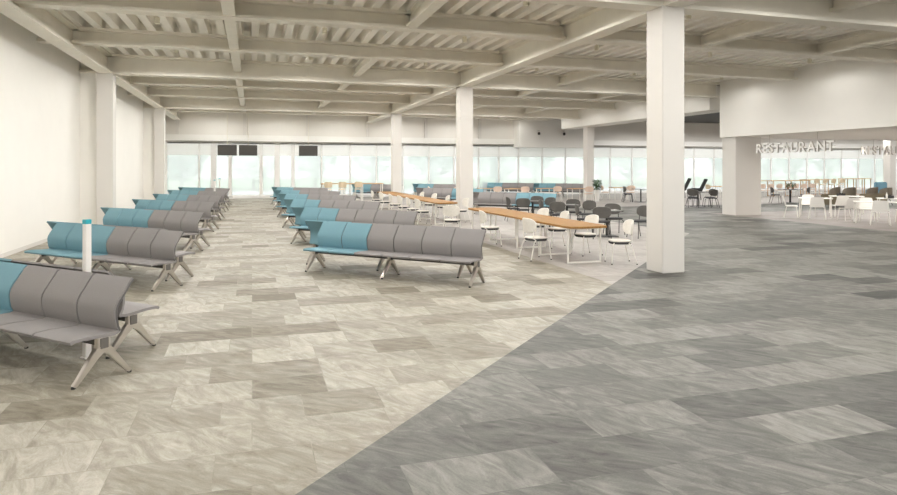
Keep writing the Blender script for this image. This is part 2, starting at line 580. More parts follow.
for i in range(len(mx_) - 1):
    a, c_ = mx_[i], mx_[i + 1]
    hw = thick.get(a, .045)
    fr = MB()
    fr.box(a - hw, a + hw, YB - .02, YB + .14, .14, 3.5)
    fr.box(a + hw, c_ - .045, YB, YB + .12, 3.42, 3.5)
    fr.box(a + hw, c_ - .045, YB, YB + .12, .14, .2)
    root = fr.build('window_%d' % (i + 1), 'mullion', smooth=False)
    struct(root, 'tall glazed bay of the window wall, %d from the left wall' % (i + 1), 'window')
    g = MB().box(a + hw, c_ - .02, YB + .055, YB + .065, .2, 3.42)
    g.build('pane', 'glass', root, smooth=False)
    bl = MB().box(a + hw + .01, c_ - .05, YB + .0, YB + .008, 2.68, 3.48)
    bl.build('roller_blind', 'blind', root, smooth=False)

# ------------------------------------------------------------------ outside
g = MB().box(-60, 120, YB + .3, YB + 14, -.1, -.02)
struct(g.build('pavement', 'pavement', smooth=False), 'pale paved apron outside the windows', 'pavement')
g = MB().box(-120, 220, YB + 14, YB + 90, -.12, -.04)
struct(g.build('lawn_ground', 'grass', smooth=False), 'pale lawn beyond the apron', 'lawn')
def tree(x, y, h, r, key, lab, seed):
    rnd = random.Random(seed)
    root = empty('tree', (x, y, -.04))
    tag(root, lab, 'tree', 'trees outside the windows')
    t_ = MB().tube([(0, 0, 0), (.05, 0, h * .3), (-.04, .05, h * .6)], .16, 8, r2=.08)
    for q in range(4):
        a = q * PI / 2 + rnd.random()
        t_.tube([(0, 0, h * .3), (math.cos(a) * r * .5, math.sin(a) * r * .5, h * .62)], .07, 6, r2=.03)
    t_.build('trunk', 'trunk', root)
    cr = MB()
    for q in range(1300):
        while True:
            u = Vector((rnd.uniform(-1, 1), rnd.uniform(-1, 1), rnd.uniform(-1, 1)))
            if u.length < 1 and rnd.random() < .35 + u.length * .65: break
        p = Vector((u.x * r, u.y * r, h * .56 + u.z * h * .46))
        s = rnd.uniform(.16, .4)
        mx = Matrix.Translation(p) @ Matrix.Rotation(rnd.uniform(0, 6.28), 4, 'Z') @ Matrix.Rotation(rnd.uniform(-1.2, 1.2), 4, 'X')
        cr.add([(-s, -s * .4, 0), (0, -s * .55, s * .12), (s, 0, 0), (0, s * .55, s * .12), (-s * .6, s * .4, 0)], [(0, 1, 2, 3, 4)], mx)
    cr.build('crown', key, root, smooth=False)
tx = -12.0
i = 0
rt = random.Random(3)
while tx < 92:
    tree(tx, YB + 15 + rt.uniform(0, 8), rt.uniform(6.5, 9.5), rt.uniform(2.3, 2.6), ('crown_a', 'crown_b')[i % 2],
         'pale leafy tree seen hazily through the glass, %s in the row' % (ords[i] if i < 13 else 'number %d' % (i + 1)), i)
    tx += rt.uniform(5.2, 6.4)
    i += 1

# ------------------------------------------------------------------ ceiling downlights (lamps in small cans, plus an added row without cans)
def make_light():
    root = empty('ceiling_downlight')
    tag(root, 'x', 'ceiling light')
    b_ = MB().lathe([(.012, .0), (.012, .18)], 8, rotm((0, 0, .1)))
    b_.build('stem', 'steel', root)
    b_ = MB().lathe([(.058, 0), (.062, .01), (.062, .13), (.04, .15)], 16)
    b_.build('can', 'lens', root)
    return root
lp = Proto(make_light())
ld = bpy.data.lights.new('downlight_lamp', 'SPOT')
ld.energy = 110
ld.spot_size = math.radians(177)
ld.spot_blend = 0.35
ld.shadow_soft_size = .09
ld.color = (1.0, .985, .955)
ld_edge = ld.copy()
ld_edge.energy = 62
ld_side = ld.copy()
ld_side.energy = 32
lxs = (-2.1, 1.73, 5.4, 9.35, 13.2, 17.0)
lys = [12.13 + 4 * j for j in range(-3, 8)]  # first row is unseen and added to brighten the bench fronts
for j, y in enumerate(lys):
    for i, x in enumerate(lxs):
        if y > 3:
            lp.put(x, y, 0, 'small cylindrical ceiling downlight, %s from left wall, %s row toward windows' % (ords[i], ords[max(0, j - 1)]), 'ceiling downlights', z=5.24)
        lo = bpy.data.objects.new('lamp', ld_side if i == 5 else ld_edge if y > 40 else ld)
        C.objects.link(lo)
        lo.location = (x, y, 5.22)
# added fill lamps under the restaurant soffit, no fixtures
ld2 = bpy.data.lights.new('soffit_fill', 'SPOT')
ld2.energy = 120
ld2.spot_size = math.radians(160)
ld2.spot_blend = 1.0
ld2.shadow_soft_size = .09
ld2.color = (1.0, .95, .88)
for x in (21, 25, 29, 33, 37):
    for y in (6, 10, 14, 18, 21):
        lo = bpy.data.objects.new('lamp', ld2)
        C.objects.link(lo)
        lo.location = (x, y, 3.12)
ld3 = bpy.data.lights.new('hall_fill', 'SPOT')  # added fill over the far restaurant zone, no fixtures
ld3.energy = 110
ld3.spot_size = math.radians(177)
ld3.spot_blend = 0.35
ld3.shadow_soft_size = .09
ld3.color = (1.0, .985, .955)
for x in (22, 27, 32, 37, 42, 47, 52):
    for y in (25.5, 30, 34.5, 38.5):
        if x < 26 and y > 35: continue
        lo = bpy.data.objects.new('lamp', ld3)
        C.objects.link(lo)
        lo.location = (x, y, 4.9)

# ------------------------------------------------------------------ beam benches
SW = .57
SEATP = [(-.30, .385), (-.31, .41), (-.285, .425), (-.15, .428), (0, .415), (.10, .412), (.155, .43)]
BACKP = [(.155, .425), (.132, .47), (.121, .53), (.117, .60), (.126, .64), (.152, .685), (.20, .75), (.262, .838), (.29, .862)]
def make_bench(colors, n=6):
    root = empty('beam_bench')
    tag(root, 'x', 'bench')
    Ltot = n * SW
    MB().box(.02, Ltot - .02, -.035, .035, .315, .375).build('support_beam', 'beam_dark', root, bevel=.004)
    for i, col in enumerate(colors):
        x0, x1 = i * SW + .011, (i + 1) * SW - .011
        s = MB().strip(SEATP[::-1], .028, x0, x1, 'x')
        s.box(x0 + .08, x1 - .08, -.12, .1, .37, .392)
        st = s.build('seat', col, root)
        b_ = MB().strip(BACKP, .022, x0, x1, 'x')
        bk = b_.build('backrest', col, root)
        e = MB().strip([(p[0] + .004, p[1] - .006) for p in BACKP[:-1]] + [(BACKP[-1][0] + .002, BACKP[-1][1] - .004)], .014, x1 + .001, x1 + .015 if i < n - 1 else x1 + .006, 'x')
        e.build('edge_trim', 'edge', bk)
    for lx in (.04, Ltot / 2, Ltot - .04):
        hb = MB()
        for sgn in (-1, 1):
            # tapered bent arm
            pts = [(0, .30), (sgn * .07, .245), (sgn * .16, .135), (sgn * .245, .035), (sgn * .268, .012)]
            ws = [.06, .055, .042, .03, .03]
            hs = [.03, .03, .026, .022, .022]
            vs = []
            for (p, w_, h_) in zip(pts, ws, hs):
                vs += [(lx - h_, p[0] - sgn * w_ * .35, p[1] - w_ * .55), (lx + h_, p[0] - sgn * w_ * .35, p[1] - w_ * .55), (lx + h_, p[0] + sgn * w_ * .35, p[1] + w_ * .55), (lx - h_, p[0] + sgn * w_ * .35, p[1] + w_ * .55)]
            vs = [(v[0], v[1], max(.008, v[2])) for v in vs]
            fs = [(0, 1, 2, 3), tuple(16 + q for q in (3, 2, 1, 0))]
            for a in range(4):
                for q in range(4):
                    fs.append((a * 4 + q, a * 4 + (q + 1) % 4, a * 4 + 4 + (q + 1) % 4, a * 4 + 4 + q))
            hb.add(vs, fs)
        hb.box(lx - .028, lx + .028, -.06, .06, .265, .40)
        leg = hb.build('leg', 'chrome', root, bevel=.005)
        hub = MB().box(lx - .034, lx + .034, -.04, .04, .29, .385)
        hub.build('hub_cover', 'hub', leg, bevel=.004)
        for sgn in (-1, 1):
            MB().lathe([(.018, 0), (.02, .004), (.016, .022)], 12, rotm((lx, sgn * .265, 0))).build('glide', 'dark', leg)
    return root
T, G = 'teal', 'grey'
P3 = Proto(make_bench([T, T, T, G, G, G]))            # facing the viewer, teal at the wall end
P3m = Proto(make_bench([G, G, G, T, T, T]))           # its back-to-back mate
P2 = Proto(make_bench([T, T, G, G, G, G]))
P2m = Proto(make_bench([G, G, G, G, T, T]))
def ap(a, p):
    return ((a + p) * R, (p - a) * R)
A45 = -PI / 4
def pair(pf, pm, a, p, lf, lm, grp, off=(-.57, .70)):
    x, y = ap(a, p)
    pf.put(x, y, A45, lf, grp)
    x, y = ap(a + 6 * SW + off[0], p + off[1])
    pm.put(x, y, A45 + PI, lm, grp)
PITCH = 4.57 * R
posn = ['nearest the viewer', 'second from the viewer', 'third from the viewer', 'fourth from the viewer', 'fifth from the viewer', 'sixth from the viewer', 'nearest the windows']
for kx in range(7):
    pair(P3, P3m, -8.80 - kx * PITCH, 3.61 + kx * PITCH,
         'teal and grey bench by the left wall facing the viewer, ' + posn[kx],
         'teal and grey left-wall bench with its back turned, ' + posn[kx], 'benches along the left wall')
posr = posn[:5] + ['nearest the windows']
for kx in range(6):
    pair(P2, P2m, -7.84 - kx * PITCH, 9.40 + kx * PITCH,
         'two-teal four-grey bench right of aisle facing the viewer, ' + posr[kx],
         'two-teal four-grey bench right of aisle, back turned, ' + posr[kx], 'benches right of the aisle')
# group behind the cafe tables: grey at the left, teal at the right
for (a, p, lf, lm) in (
    (-11.55, 24.3, 'grey and teal bench behind the dark cafe tables, facing the viewer', 'grey and teal bench behind the dark cafe tables, back turned to the viewer'),
    (-16.55, 28.2, 'grey and teal bench past the second column, facing the viewer', 'grey and teal bench past the second column, back turned to the viewer')):
    pair(P3m, P3, a, p, lf, lm, 'benches behind the cafe tables')
for (a, p, lf, lm) in (
    (-21.1, 35.4, 'teal and grey bench by the far windows left of the second column', 'bench by the far windows left of the second column, facing the glass'),
    (-18.55, 40.6, 'teal and grey bench by the far windows behind the pale oak tables', 'bench by the far windows behind the pale oak tables, facing the glass'),
    (-14.75, 40.6, 'teal and grey bench by the far windows left of the plant column', 'bench by the far windows left of the plant column, facing the glass')):
    pair(P2, P2m, a, p, lf, lm, 'benches by the far windows')

# slim posts between the benches
def make_post():
    root = empty('power_post')
    tag(root, 'x', 'post')
    MB().box(-.03, .03, -.03, .03, 0, 1.34).build('shaft', 'post', root, bevel=.004)
    MB().box(-.031, .031, -.031, .031, 1.34, 1.385).build('cap', 'teal_cap', root, bevel=.004)
    MB().box(-.05, .05, -.05, .05, 0, .012).build('base_plate', 'post', root, bevel=.002)
    return root
pp = Proto(make_post())
pp.put(-1.58, 7.19, A45, 'slim white square post with teal top between the nearest left benches')
for kx, lab in ((5, 'slim white post rising behind the sixth left bench row'), (6, 'slim white post behind the left bench row nearest the windows')):
    pp.put(-1.58, 7.19 + 4.57 * kx, A45, lab)

# ------------------------------------------------------------------ hanging displays
def display(x0, x1, lab):
    xm = (x0 + x1) / 2
    root = empty('hanging_display', (xm, 40.0, 2.64))
    tag(root, lab, 'screen', 'dark displays hung before the windows')
    hw = (x1 - x0) / 2
    MB().box(-hw, hw, 0, .09, 0, .63).build('housing', 'bezel', root, bevel=.01)
    MB().box(-hw + .03, hw - .03, -.004, .0, .03, .6).build('screen', 'screen', root, smooth=False)
    MB().tube([(0, .05, .63), (0, .05, 2.78)], .02, 8).build('drop_rod', 'steel', root)
display(-1.94, -.86, 'dark blank display hung high before the windows, left of the pair')
display(-.74, .30, 'dark blank display hung high before the windows, right of the pair')
display(2.74, 3.86, 'dark blank display hanging alone high before the windows')

# security cameras on the boxed bulkhead
for x, lab in ((19.15, 'small dark security camera at the left of the window bulkhead'), (21.1, 'small dark security camera under the end of the edge beam')):
    root = empty('security_camera', (x, 40.93, 4.35))
    tag(root, lab, 'camera')
    MB().box(-.05, .05, -.1, .075, .1, .2).build('bracket', 'white', root)
    MB().lathe([(.06, 0), (.09, .05), (.09, .16), (.05, .2)], 14, rotm((0, -.08, -.14))).build('body', 'dark', root)

# ------------------------------------------------------------------ restaurant signs
def sign(text, loc, rz, size, lab, wires):
    root = empty('hanging_sign', loc, rz)
    tag(root, lab, 'sign', 'hanging restaurant signs')
    # lay out letters one by one
    x = 0.0
    for ch in text:
        cu = bpy.data.curves.new('letter', 'FONT')
        cu.body = ch
        cu.size = size
        cu.extrude = .03
        cu.offset = .008
        o = bpy.data.objects.new('tmp', cu)
        C.objects.link(o)
        bpy.context.view_layer.update()
        dg = bpy.context.evaluated_depsgraph_get()
        me = bpy.data.meshes.new_from_object(o.evaluated_get(dg))
        bpy.data.objects.remove(o)
        xs_ = [v.co.x for v in me.vertices]
        x0, x1 = min(xs_), max(xs_)
        me.transform(Matrix.Translation((x - x0, 0, 0)))
        me.transform(Matrix.Rotation(PI / 2, 4, 'X'))
        me.materials.clear()
        me.materials.append(M['letters'])
        me.materials.append(M['letter_side'])
        for p in me.polygons:
            p.material_index = 0 if abs(p.normal.y) > .9 else 1
        lo = bpy.data.objects.new('letter', me)
        C.objects.link(lo)
        lo.parent = root
        x += (x1 - x0) + size * .10
    L_ = x
    MB().tube([(0, .04, size * .36), (L_ - size * .1, .04, size * .36)], .006, 6).build('rail', 'letter_side', root)
    for f in wires:
        MB().tube([(L_ * f, .04, size * .35), (L_ * f, .04, 3.15 - loc[2])], .008, 6).build('hanging_wire', 'letter_side', root)
    return L_
L1 = sign('RESTAURANT', (18.75, 20.25, 2.48), -PI / 2, .51, 'white RESTAURANT letters hung under the bulkhead edge beside the broad column', (.17, .78))
sign('RESTAURANT', (25.55, 21.5, 2.5), 0, .53, 'white RESTAURANT letters hung deeper inside, cut by the picture edge', (.2, .62))

# ------------------------------------------------------------------ chairs
def cafe_chair(shell, pad, metal, name='cafe_chair', two_tone=True):
    """four-legged tube chair, rounded upholstered back; faces -y"""
    root = empty(name)
    tag(root, 'x', 'chair')
    n_ = 28
    def outline(t, rx, ry, e=2.6):
        c_, s_ = math.cos(t), math.sin(t)
        return (math.copysign(abs(c_) ** (2 / e), c_) * rx, math.copysign(abs(s_) ** (2 / e), s_) * ry)
    def pad_mesh(rx, ry, z0, z1, cy=0.0, dish=0.0):
        m_ = MB()
        vs = []
        for z, k_ in ((z0, .94), (z0 + .3 * (z1 - z0), 1.0), (z1 - .3 * (z1 - z0), 1.0), (z1, .93)):
            for q in range(n_):
                p = outline(2 * PI * q / n_, rx * k_, ry * k_)
                vs.append((p[0], p[1] + cy, z))
        fs = [tuple(range(n_))[::-1], tuple(range(3 * n_, 4 * n_))]
        for a in range(3):
            for q in range(n_):
                fs.append((a * n_ + q, a * n_ + (q + 1) % n_, (a + 1) * n_ + (q + 1) % n_, (a + 1) * n_ + q))
        return m_.add(vs, fs)
    if two_tone:
        pad_mesh(.225, .215, .442, .468).build('seat', shell, root)
        pad_mesh(.22, .21, .395, .442).build('seat_underside', pad, root)
    else:
        pad_mesh(.225, .215, .43, .475).build('seat', pad, root)
    # wrapped, rounded back: superellipse patch on a cylinder
    RR = .34
    def pt(u, v, dr):
        a = (u) / RR
        return ((RR + dr) * math.sin(a), .215 - RR + (RR + dr) * math.cos(a) + .10 * (v + .13) , .715 + v)
    m_ = MB()
    rings = []
    for dr in (0, .03):
        rg = []
        for f in (0.0, .35, .7, .93, 1.0):
            row = []
            for q in range(n_):
                p = outline(2 * PI * q / n_, .26 * f, .155 * f, 2.8)
                d_ = dr if f < .95 else .015
                row.append(pt(p[0], p[1], d_))
            rg.append(row)
        rings.append(rg)
    vs, fs = [], []
    for rg in rings:
        for row in rg:
            vs += row
    nr = 5
    for s_ in (0, 1):
        o_ = s_ * nr * n_
        for a in range(nr - 1):
            for q in range(n_):
                f_ = (o_ + a * n_ + q, o_ + a * n_ + (q + 1) % n_, o_ + (a + 1) * n_ + (q + 1) % n_, o_ + (a + 1) * n_ + q)
                fs.append(f_ if s_ else f_[::-1])
    m_.add(vs, fs)
    bm_o = m_
    bo = bm_o.build('backrest', shell, root)
    bm = bmesh.new()
    bm.from_mesh(bo.data)
    bmesh.ops.remove_doubles(bm, verts=bm.verts, dist=.0008)
    bm.faces.ensure_lookup_table()
    bmesh.ops.recalc_face_normals(bm, faces=bm.faces)
    bm.to_mesh(bo.data)
    bm.free()
    for p in bo.data.polygons:
        p.use_smooth = True
    for sx in (-1, 1):
        fl_ = MB().tube([(sx * .17, -.16, .42), (sx * .2, -.19, .38), (sx * .225, -.225, .012)], .0105, 8)
        lg = fl_.build('leg', metal, root)
        MB().lathe([(.013, 0), (.013, .022)], 8, rotm((sx * .225, -.225, 0))).build('foot_cap', 'dark', lg)
        rl = MB().tube([(sx * .17, .1, .42), (sx * .205, .175, .38), (sx * .235, .275, .012)], .0105, 8)
        lg = rl.build('leg', metal, root)
        MB().lathe([(.013, 0), (.013, .022)], 8, rotm((sx * .235, .275, 0))).build('foot_cap', 'dark', lg)
        MB().tube([(sx * .19, .12, .41), (sx * .19, .185, .45), (sx * .185, .19, .56), (sx * .17, .2, .68)], .0095, 8).build('back_support', metal, root)
    return root
def canteen_chair(name='canteen_chair'):
    """white moulded chair: tapered back, thin seat, tube legs; faces -y"""
    root = empty(name)
    tag(root, 'x', 'chair')
    def seat(u, v):
        x = (u - .5) * (.50 - .03 * (1 - v))
        y = -.22 + v * .42
        z = .452 - .02 * math.sin(PI * v) * (1 - (2 * u - 1) ** 2) - .012 * (1 - v) ** 6
        return (x, y, z)
    MB().slab(seat, 10, 10, .014).build('seat', 'plastic', root)
    def back(u, v):
        wd = .50 - .10 * v
        x = (u - .5) * wd
        y = .195 + .02 * math.sin(v * 1.6) + .085 * v - .03 * (2 * u - 1) ** 2
        z = .455 + v * .37 - .015 * (abs(2 * u - 1) ** 4) * (v > .9)
        return (x, y, z)
    MB().slab(back, 10, 10, .014).build('backrest', 'plastic', root)
    for sx in (-1, 1):
        MB().tube([(sx * .17, -.12, .438), (sx * .23, -.18, .42), (sx * .27, -.225, 0)], .0105, 8).build('leg', 'w_metal', root)
        MB().tube([(sx * .17, .12, .438), (sx * .23, .15, .42), (sx * .28, .245, 0)], .0105, 8).build('leg', 'w_metal', root)
        MB().tube([(sx * .23, -.18, .42), (sx * .23, .15, .42)], .009, 8).build('side_rail', 'w_metal', root)
    return root
WC = Proto(cafe_chair('w_shell', 'charcoal_pad', 'w_metal'))
DC = Proto(cafe_chair('charcoal', 'charcoal_pad', 'd_metal', two_tone=False))
BC = Proto(cafe_chair('beige', 'beige', 'w_metal', two_tone=False))
PC = Proto(cafe_chair('pink', 'pink', 'w_metal', two_tone=False))
KC = Proto(canteen_chair())
RT, LT, FC, AW = PI / 2, -PI / 2, 0.0, PI       # facing +x, -x, viewer(-y), away(+y)

# ------------------------------------------------------------------ long wooden tables on white hoop legs
def long_table(x0, x1, y0, y1, h, lab, legs, grp, cut=.25, topm='wood'):
    root = empty('long_table', (0, 0, 0))
    root.location = ((x0 + x1) / 2, (y0 + y1) / 2, 0)
    tag(root, lab, 'table', grp)
    hw, hl = (x1 - x0) / 2, (y1 - y0) / 2
    prof = [(-hw, -hl + cut), (-hw + cut * .25, -hl + cut * .25), (-hw + cut, -hl), (hw - cut, -hl), (hw - cut * .25, -hl + cut * .25), (hw, -hl + cut),
            (hw, hl - cut), (hw - cut * .25, hl - cut * .25), (hw - cut, hl), (-hw + cut, hl), (-hw + cut * .25, hl - cut * .25), (-hw, hl - cut)]
    MB().prism(prof, h - .04, h, 'z').build('tabletop', topm, root, bevel=.004)
    for f in legs:
        y = -hl + f * 2 * hl
        lw = hw - .1
        t_ = MB()
        r_ = .016
        t_.box(-lw - r_, -lw + r_, y - r_, y + r_, 0, h - .04)
        t_.box(lw - r_, lw + r_, y - r_, y + r_, 0, h - .04)
        t_.box(-lw + r_, lw - r_, y - r_, y + r_, 0, 2 * r_)
        t_.box(-lw + r_, lw - r_, y - r_, y + r_, h - .04 - 2 * r_, h - .04)
        t_.build('hoop_leg', 'w_metal', root, bevel=.003)
    return root
TG = 'long oak tables by the middle columns'
long_table(5.9, 6.82, 11.2, 17.55, .75, 'long oak-topped table on white hoop legs nearest the big column', (.04, .24, .44, .72, .95), TG)
long_table(5.8, 6.6, 20.2, 30.9, .75, 'long oak-topped table on white hoop legs behind the grey benches', (.05, .28, .52, .76, .95), TG)

# white chairs round the near long table
GW = 'white chairs at the long oak tables'
WC.put(5.66, 12.22, RT + .15, 'white chair on the aisle side of the near oak table, closest to the big column', GW)
WC.put(5.58, 14.7, RT - .1, 'white chair on the aisle side of the near oak table, midway along', GW)
WC.put(5.35, 17.1, 2.7, 'white chair at the far corner of the near oak table, rounded back to the viewer', GW)
WC.put(7.02, 11.22, LT - .25, 'white chair pulled up beside the near end of the oak table, by the big column', GW)
for q, y in enumerate((12.55, 13.9, 15.0)):
    WC.put(7.0, y, LT + (.1, -.12, .15)[q], 'white chair on the window side of the near oak table, %s from its near end' % ords[q], GW)
for q, y in enumerate((20.9, 22.2, 23.6, 25.2, 27.2, 29.2)):
    WC.put(5.5, y, RT + (.1, -.1, .06, 0, .1, -.1)[q], 'white chair on the aisle side of the far oak table, %s from its near end' % ords[q], GW)
for q, y in enumerate((21.0, 23.2, 25.0, 27.0)):
    WC.put(6.9, y, LT + (.1, -.1, .1, 0)[q], 'white chair on the window side of the far oak table, %s from its near end' % ords[q], GW)

# dark square cafe tables
def square_table(x, y, rz, h, lab, s=.36, top='table_dark', metal='d_metal', grp=None, base=.26):
    root = empty('cafe_table', (x, y, 0), rz)
    tag(root, lab, 'table', grp)
    MB().box(-s, s, -s, s, h - .028, h).build('tabletop', top, root, bevel=.004)
    MB().lathe([(.035, .02), (.035, h - .05), (.09, h - .028)], 16).build('pedestal', metal, root)
    MB().box(-base, base, -base, base, 0, .018).build('base_plate', metal, root, bevel=.003)
    return root
GD = 'dark chairs round the dark square tables'
DT = ((9.45, 15.75, 'nearest the big column'), (9.65, 18.5, 'middle one of the row'), (9.6, 21.0, 'farthest of the row'))
for x, y, l in DT:
    square_table(x, y, -.25, .73, 'dark square pedestal table behind the near oak table, ' + l, grp='dark square cafe tables')
pos = (((-.42, -.42, AW - .45, 'near left side'), (.5, .42, FC - .2, 'far right side'), (-.42, .5, RT - .5, 'far left side'), (.66, -.55, LT + .15, 'near right side, drawn back')),
       ((-.6, -.5, AW - .4, 'near left side'), (.5, .42, FC - .2, 'far right side'), (-.5, .42, RT - .6, 'far left side'), (.4, -.55, LT + .5, 'near right side')),
       ((-.62, -.55, AW - .4, 'near left side'), (.42, .45, FC - .2, 'far right side'), (-.62, .3, RT - .2, 'far left side'), (.3, -.55, LT + .4, 'near right side')))
for (x, y, l), ch in zip(DT, pos):
    for dx, dy, rz, sd in ch:
        DC.put(x + dx, y + dy, rz, 'dark grey chair at dark square table, %s, %s' % (l, sd), GD)

# dark tables farther back
def trio(x, y, lab, chairs, grp):
    square_table(x, y, .2, .74, 'dark square pedestal table ' + lab, grp='dark tables toward the windows')
    for dx, dy, rz, sd in chairs:
        DC.put(x + dx, y + dy, rz, 'dark chair %s of table %s' % (sd, lab), grp)
trio(20.75, 31.0, 'right of the plant column', ((-.75, .1, RT - .5, 'on the left'), (-.45, .6, RT - .9, 'on the far left'), (.8, .1, LT, 'on the right')), 'dark chairs toward the windows')
trio(20.9, 26.4, 'in the gap left of the broad column', ((-.55, -.3, AW - .5, 'on the left'), (.3, -.6, AW, 'on the near side'), (.75, .1, LT, 'on the right'), (.2, .62, FC, 'on the far side')), 'dark chairs toward the windows')

# pale wooden tables with beige chairs close to the windows
def small_wood(x, y, lab, h=.74, sx=.45, sy=.35):
    root = empty('oak_table', (x, y, 0))
    tag(root, lab, 'table', 'pale oak tables toward the windows')
    MB().box(-sx, sx, -sy, sy, h - .035, h).build('tabletop', 'wood_pale', root, bevel=.004)
    for px in (-1, 1):
        for py in (-1, 1):
            MB().box(px * (sx - .05) - .018, px * (sx - .05) + .018, py * (sy - .05) - .018, py * (sy - .05) + .018, 0, h - .035).build('leg', 'w_metal', root)
def atpix(px, d):
    t_ = (px - 448.5) / 640.0
    return ((t_ * .9559 + .2937) * d, (.9559 - t_ * .2937) * d)
ln = ['first', 'second', 'third', 'fourth', 'fifth', 'sixth']
for q, (px, d) in enumerate(((447, 36.0), (486, 36.6), (513, 36.4), (545, 36.8), (576, 36.5), (618, 38.5))):
    x, y = atpix(px, d)
    small_wood(x, y, 'pale oak table near the windows beyond the benches, %s from the left' % ln[q])
    PC.put(x + .45, y - .62, AW - .3, 'rose beige chair on the near side of the %s pale oak table near the windows' % ln[q], 'rose beige chairs near the windows')
    if q not in (1, 2, 3, 4):
        PC.put(x - .82, y + .1, RT - .3, 'rose beige chair left of the %s pale oak table near the windows' % ln[q], 'rose beige chairs near the windows')
# bar-height table with beige stools
def bar_table(x0, x1, y, h, lab, n_legs=3, depth=.6, grp='bar tables near the windows', topm='wood_pale', legm='wood_pale'):
    root = empty('bar_table', ((x0 + x1) / 2, y, 0))
    tag(root, lab, 'table', grp)
    hw = (x1 - x0) / 2
    MB().box(-hw, hw, -depth / 2, depth / 2, h - .045, h).build('tabletop', topm, root, bevel=.005)
    for q in range(n_legs):
        x = -hw + .06 + q * (2 * hw - .12) / (n_legs - 1)
        t_ = MB()
        for sy in (-1, 1):
            t_.box(x - .02, x + .02, sy * (depth / 2 - .06) - .02, sy * (depth / 2 - .06) + .02, 0, h - .045)
        t_.box(x - .018, x + .018, -depth / 2 + .08, depth / 2 - .08, .02, .055)
        t_.build('leg_frame', legm, root)
def make_stool():
    root = empty('bar_stool')
    tag(root, 'x', 'stool')
    def back(u, v):
        a = (u - .5) * 1.5
        wd = .24 * (1 - .25 * (2 * v - 1) ** 4)
        return (math.sin(a) * wd * 1.25, .2 - .24 + math.cos(a) * .24 + .06 * v, .86 + v * .3)
    MB().slab(back, 10, 8, .02).build('backrest', 'beige', root)
    MB().lathe([(.17, .74), (.2, .755), (.2, .775), (.17, .79)], 24).build('seat', 'beige', root)
    for sx in (-1, 1):
        for sy in (-1, 1):
            MB().tube([(sx * .13, sy * .13, .745), (sx * .21, sy * .21, 0)], .012, 8).build('leg', 'w_metal', root)
        MB().tube([(sx * .14, .13, .76), (sx * .15, .19, .9)], .01, 8).build('back_support', 'w_metal', root)
    MB().tube([(-.185, -.185, .22), (.185, -.185, .22), (.185, .185, .22), (-.185, .185, .22), (-.185, -.185, .22)], .009, 8).build('foot_ring', 'w_metal', root)
    return root
BS = Proto(make_stool())
bar_table(3.55, 6.9, 34.9, 1.07, 'long thin oak bar table by the windows behind the aisle benches', 4, legm='w_metal')
for q, x in enumerate((3.85, 4.6, 5.45)):
    BS.put(x, 34.35, AW, 'beige stool on near side of bar table behind aisle benches, %s from left' % ln[q], 'beige bar stools')
# benches seen past that table
x, y = atpix(374, 40.0)
pair(P2, P2m, (x - y) * R - 1.5, (x + y) * R, 'teal and grey bench by the windows behind the oak bar table', 'bench by the windows behind the oak bar table, facing the glass', 'benches by the far windows')

# potted plant by the plant column
def plant(x, y, z, h, lab, seed, r=.2, pot=.12, n=70, ph=None, potm='pot'):
    ph = ph or pot * 1.5
    rnd = random.Random(seed)
    root = empty('potted_plant', (x, y, z))
    tag(root, lab, 'plant')
    MB().lathe([(pot * .7, 0), (pot, ph), (pot * .92, ph), (pot * .85, ph * .9)], 18).build('pot', potm, root)
    l_ = MB()
    for q in range(n):
        a = rnd.uniform(0, 2 * PI)
        rr = r * math.sqrt(rnd.random())
        z_ = ph + rnd.random() * (h - ph)
        s = r * rnd.uniform(.25, .5)
        mx = Matrix.Translation((rr * math.cos(a), rr * math.sin(a), z_)) @ Matrix.Rotation(a, 4, 'Z') @ Matrix.Rotation(rnd.uniform(-.9, .5), 4, 'Y')
        l_.add([(-s * .3, 0, 0), (0, -s * .45, .01), (s, 0, -.03), (0, s * .45, .01)], [(0, 1, 2, 3)], mx)
    for q in range(5):
        a = q * 1.25
        l_.tube([(0, 0, ph * .9), (math.cos(a) * r * .4, math.sin(a) * r * .4, h * .8)], .008, 5)
    l_.build('foliage', 'plant', root, smooth=False)
x, y = atpix(597, 36.5)
plant(x, y, 0, 1.22, 'dark green potted plant beside the plant column', 5, r=.24, pot=.17, n=320, ph=.66, potm='plastic')

# black lounge chairs beyond the gap
def make_lounge():
    root = empty('lounge_chair')
    tag(root, 'x', 'armchair')
    MB().strip([(-.42, .50), (-.2, .495), (.1, .46), (.3, .46)], .13, -.33, .33, 'x').build('seat', 'lounge', root, bevel=.03)
    def back(u, v):
        a = (u - .5) * 1.3
        return (math.sin(a) * .36 * (1 - .22 * v), .26 - .12 * (2 * u - 1) ** 2 + .34 * v, .52 + v * .74)
    MB().slab(back, 10, 10, .09).build('backrest', 'lounge', root)
    for sx in (-1, 1):
        MB().box(sx * .33 - .04, sx * .33 + .04, -.3, .3, .48, .7).build('armrest', 'lounge', root, bevel=.03)
        for sy in (-1, 1):
            MB().tube([(sx * .24, sy * .22, .5), (sx * .3, sy * .3, 0)], .014, 8, r2=.01).build('leg', 'd_metal', root)
    return root
LC = Proto(make_lounge())
LC.put(*atpix(695.5, 38.0), -2.3, 'black reclining lounge chair in profile beyond the gap by the broad column')
LC.put(*atpix(680, 40.4), -2.3, 'black lounge chair mostly hidden behind the big white column')
x, y = atpix(718, 41.0)
small_wood(x, y, 'pale oak table by the windows in the gap beside the broad column')
BC.put(*atpix(710, 40.6), RT, 'round-backed beige chair by the windows in the gap beside the broad column', None)

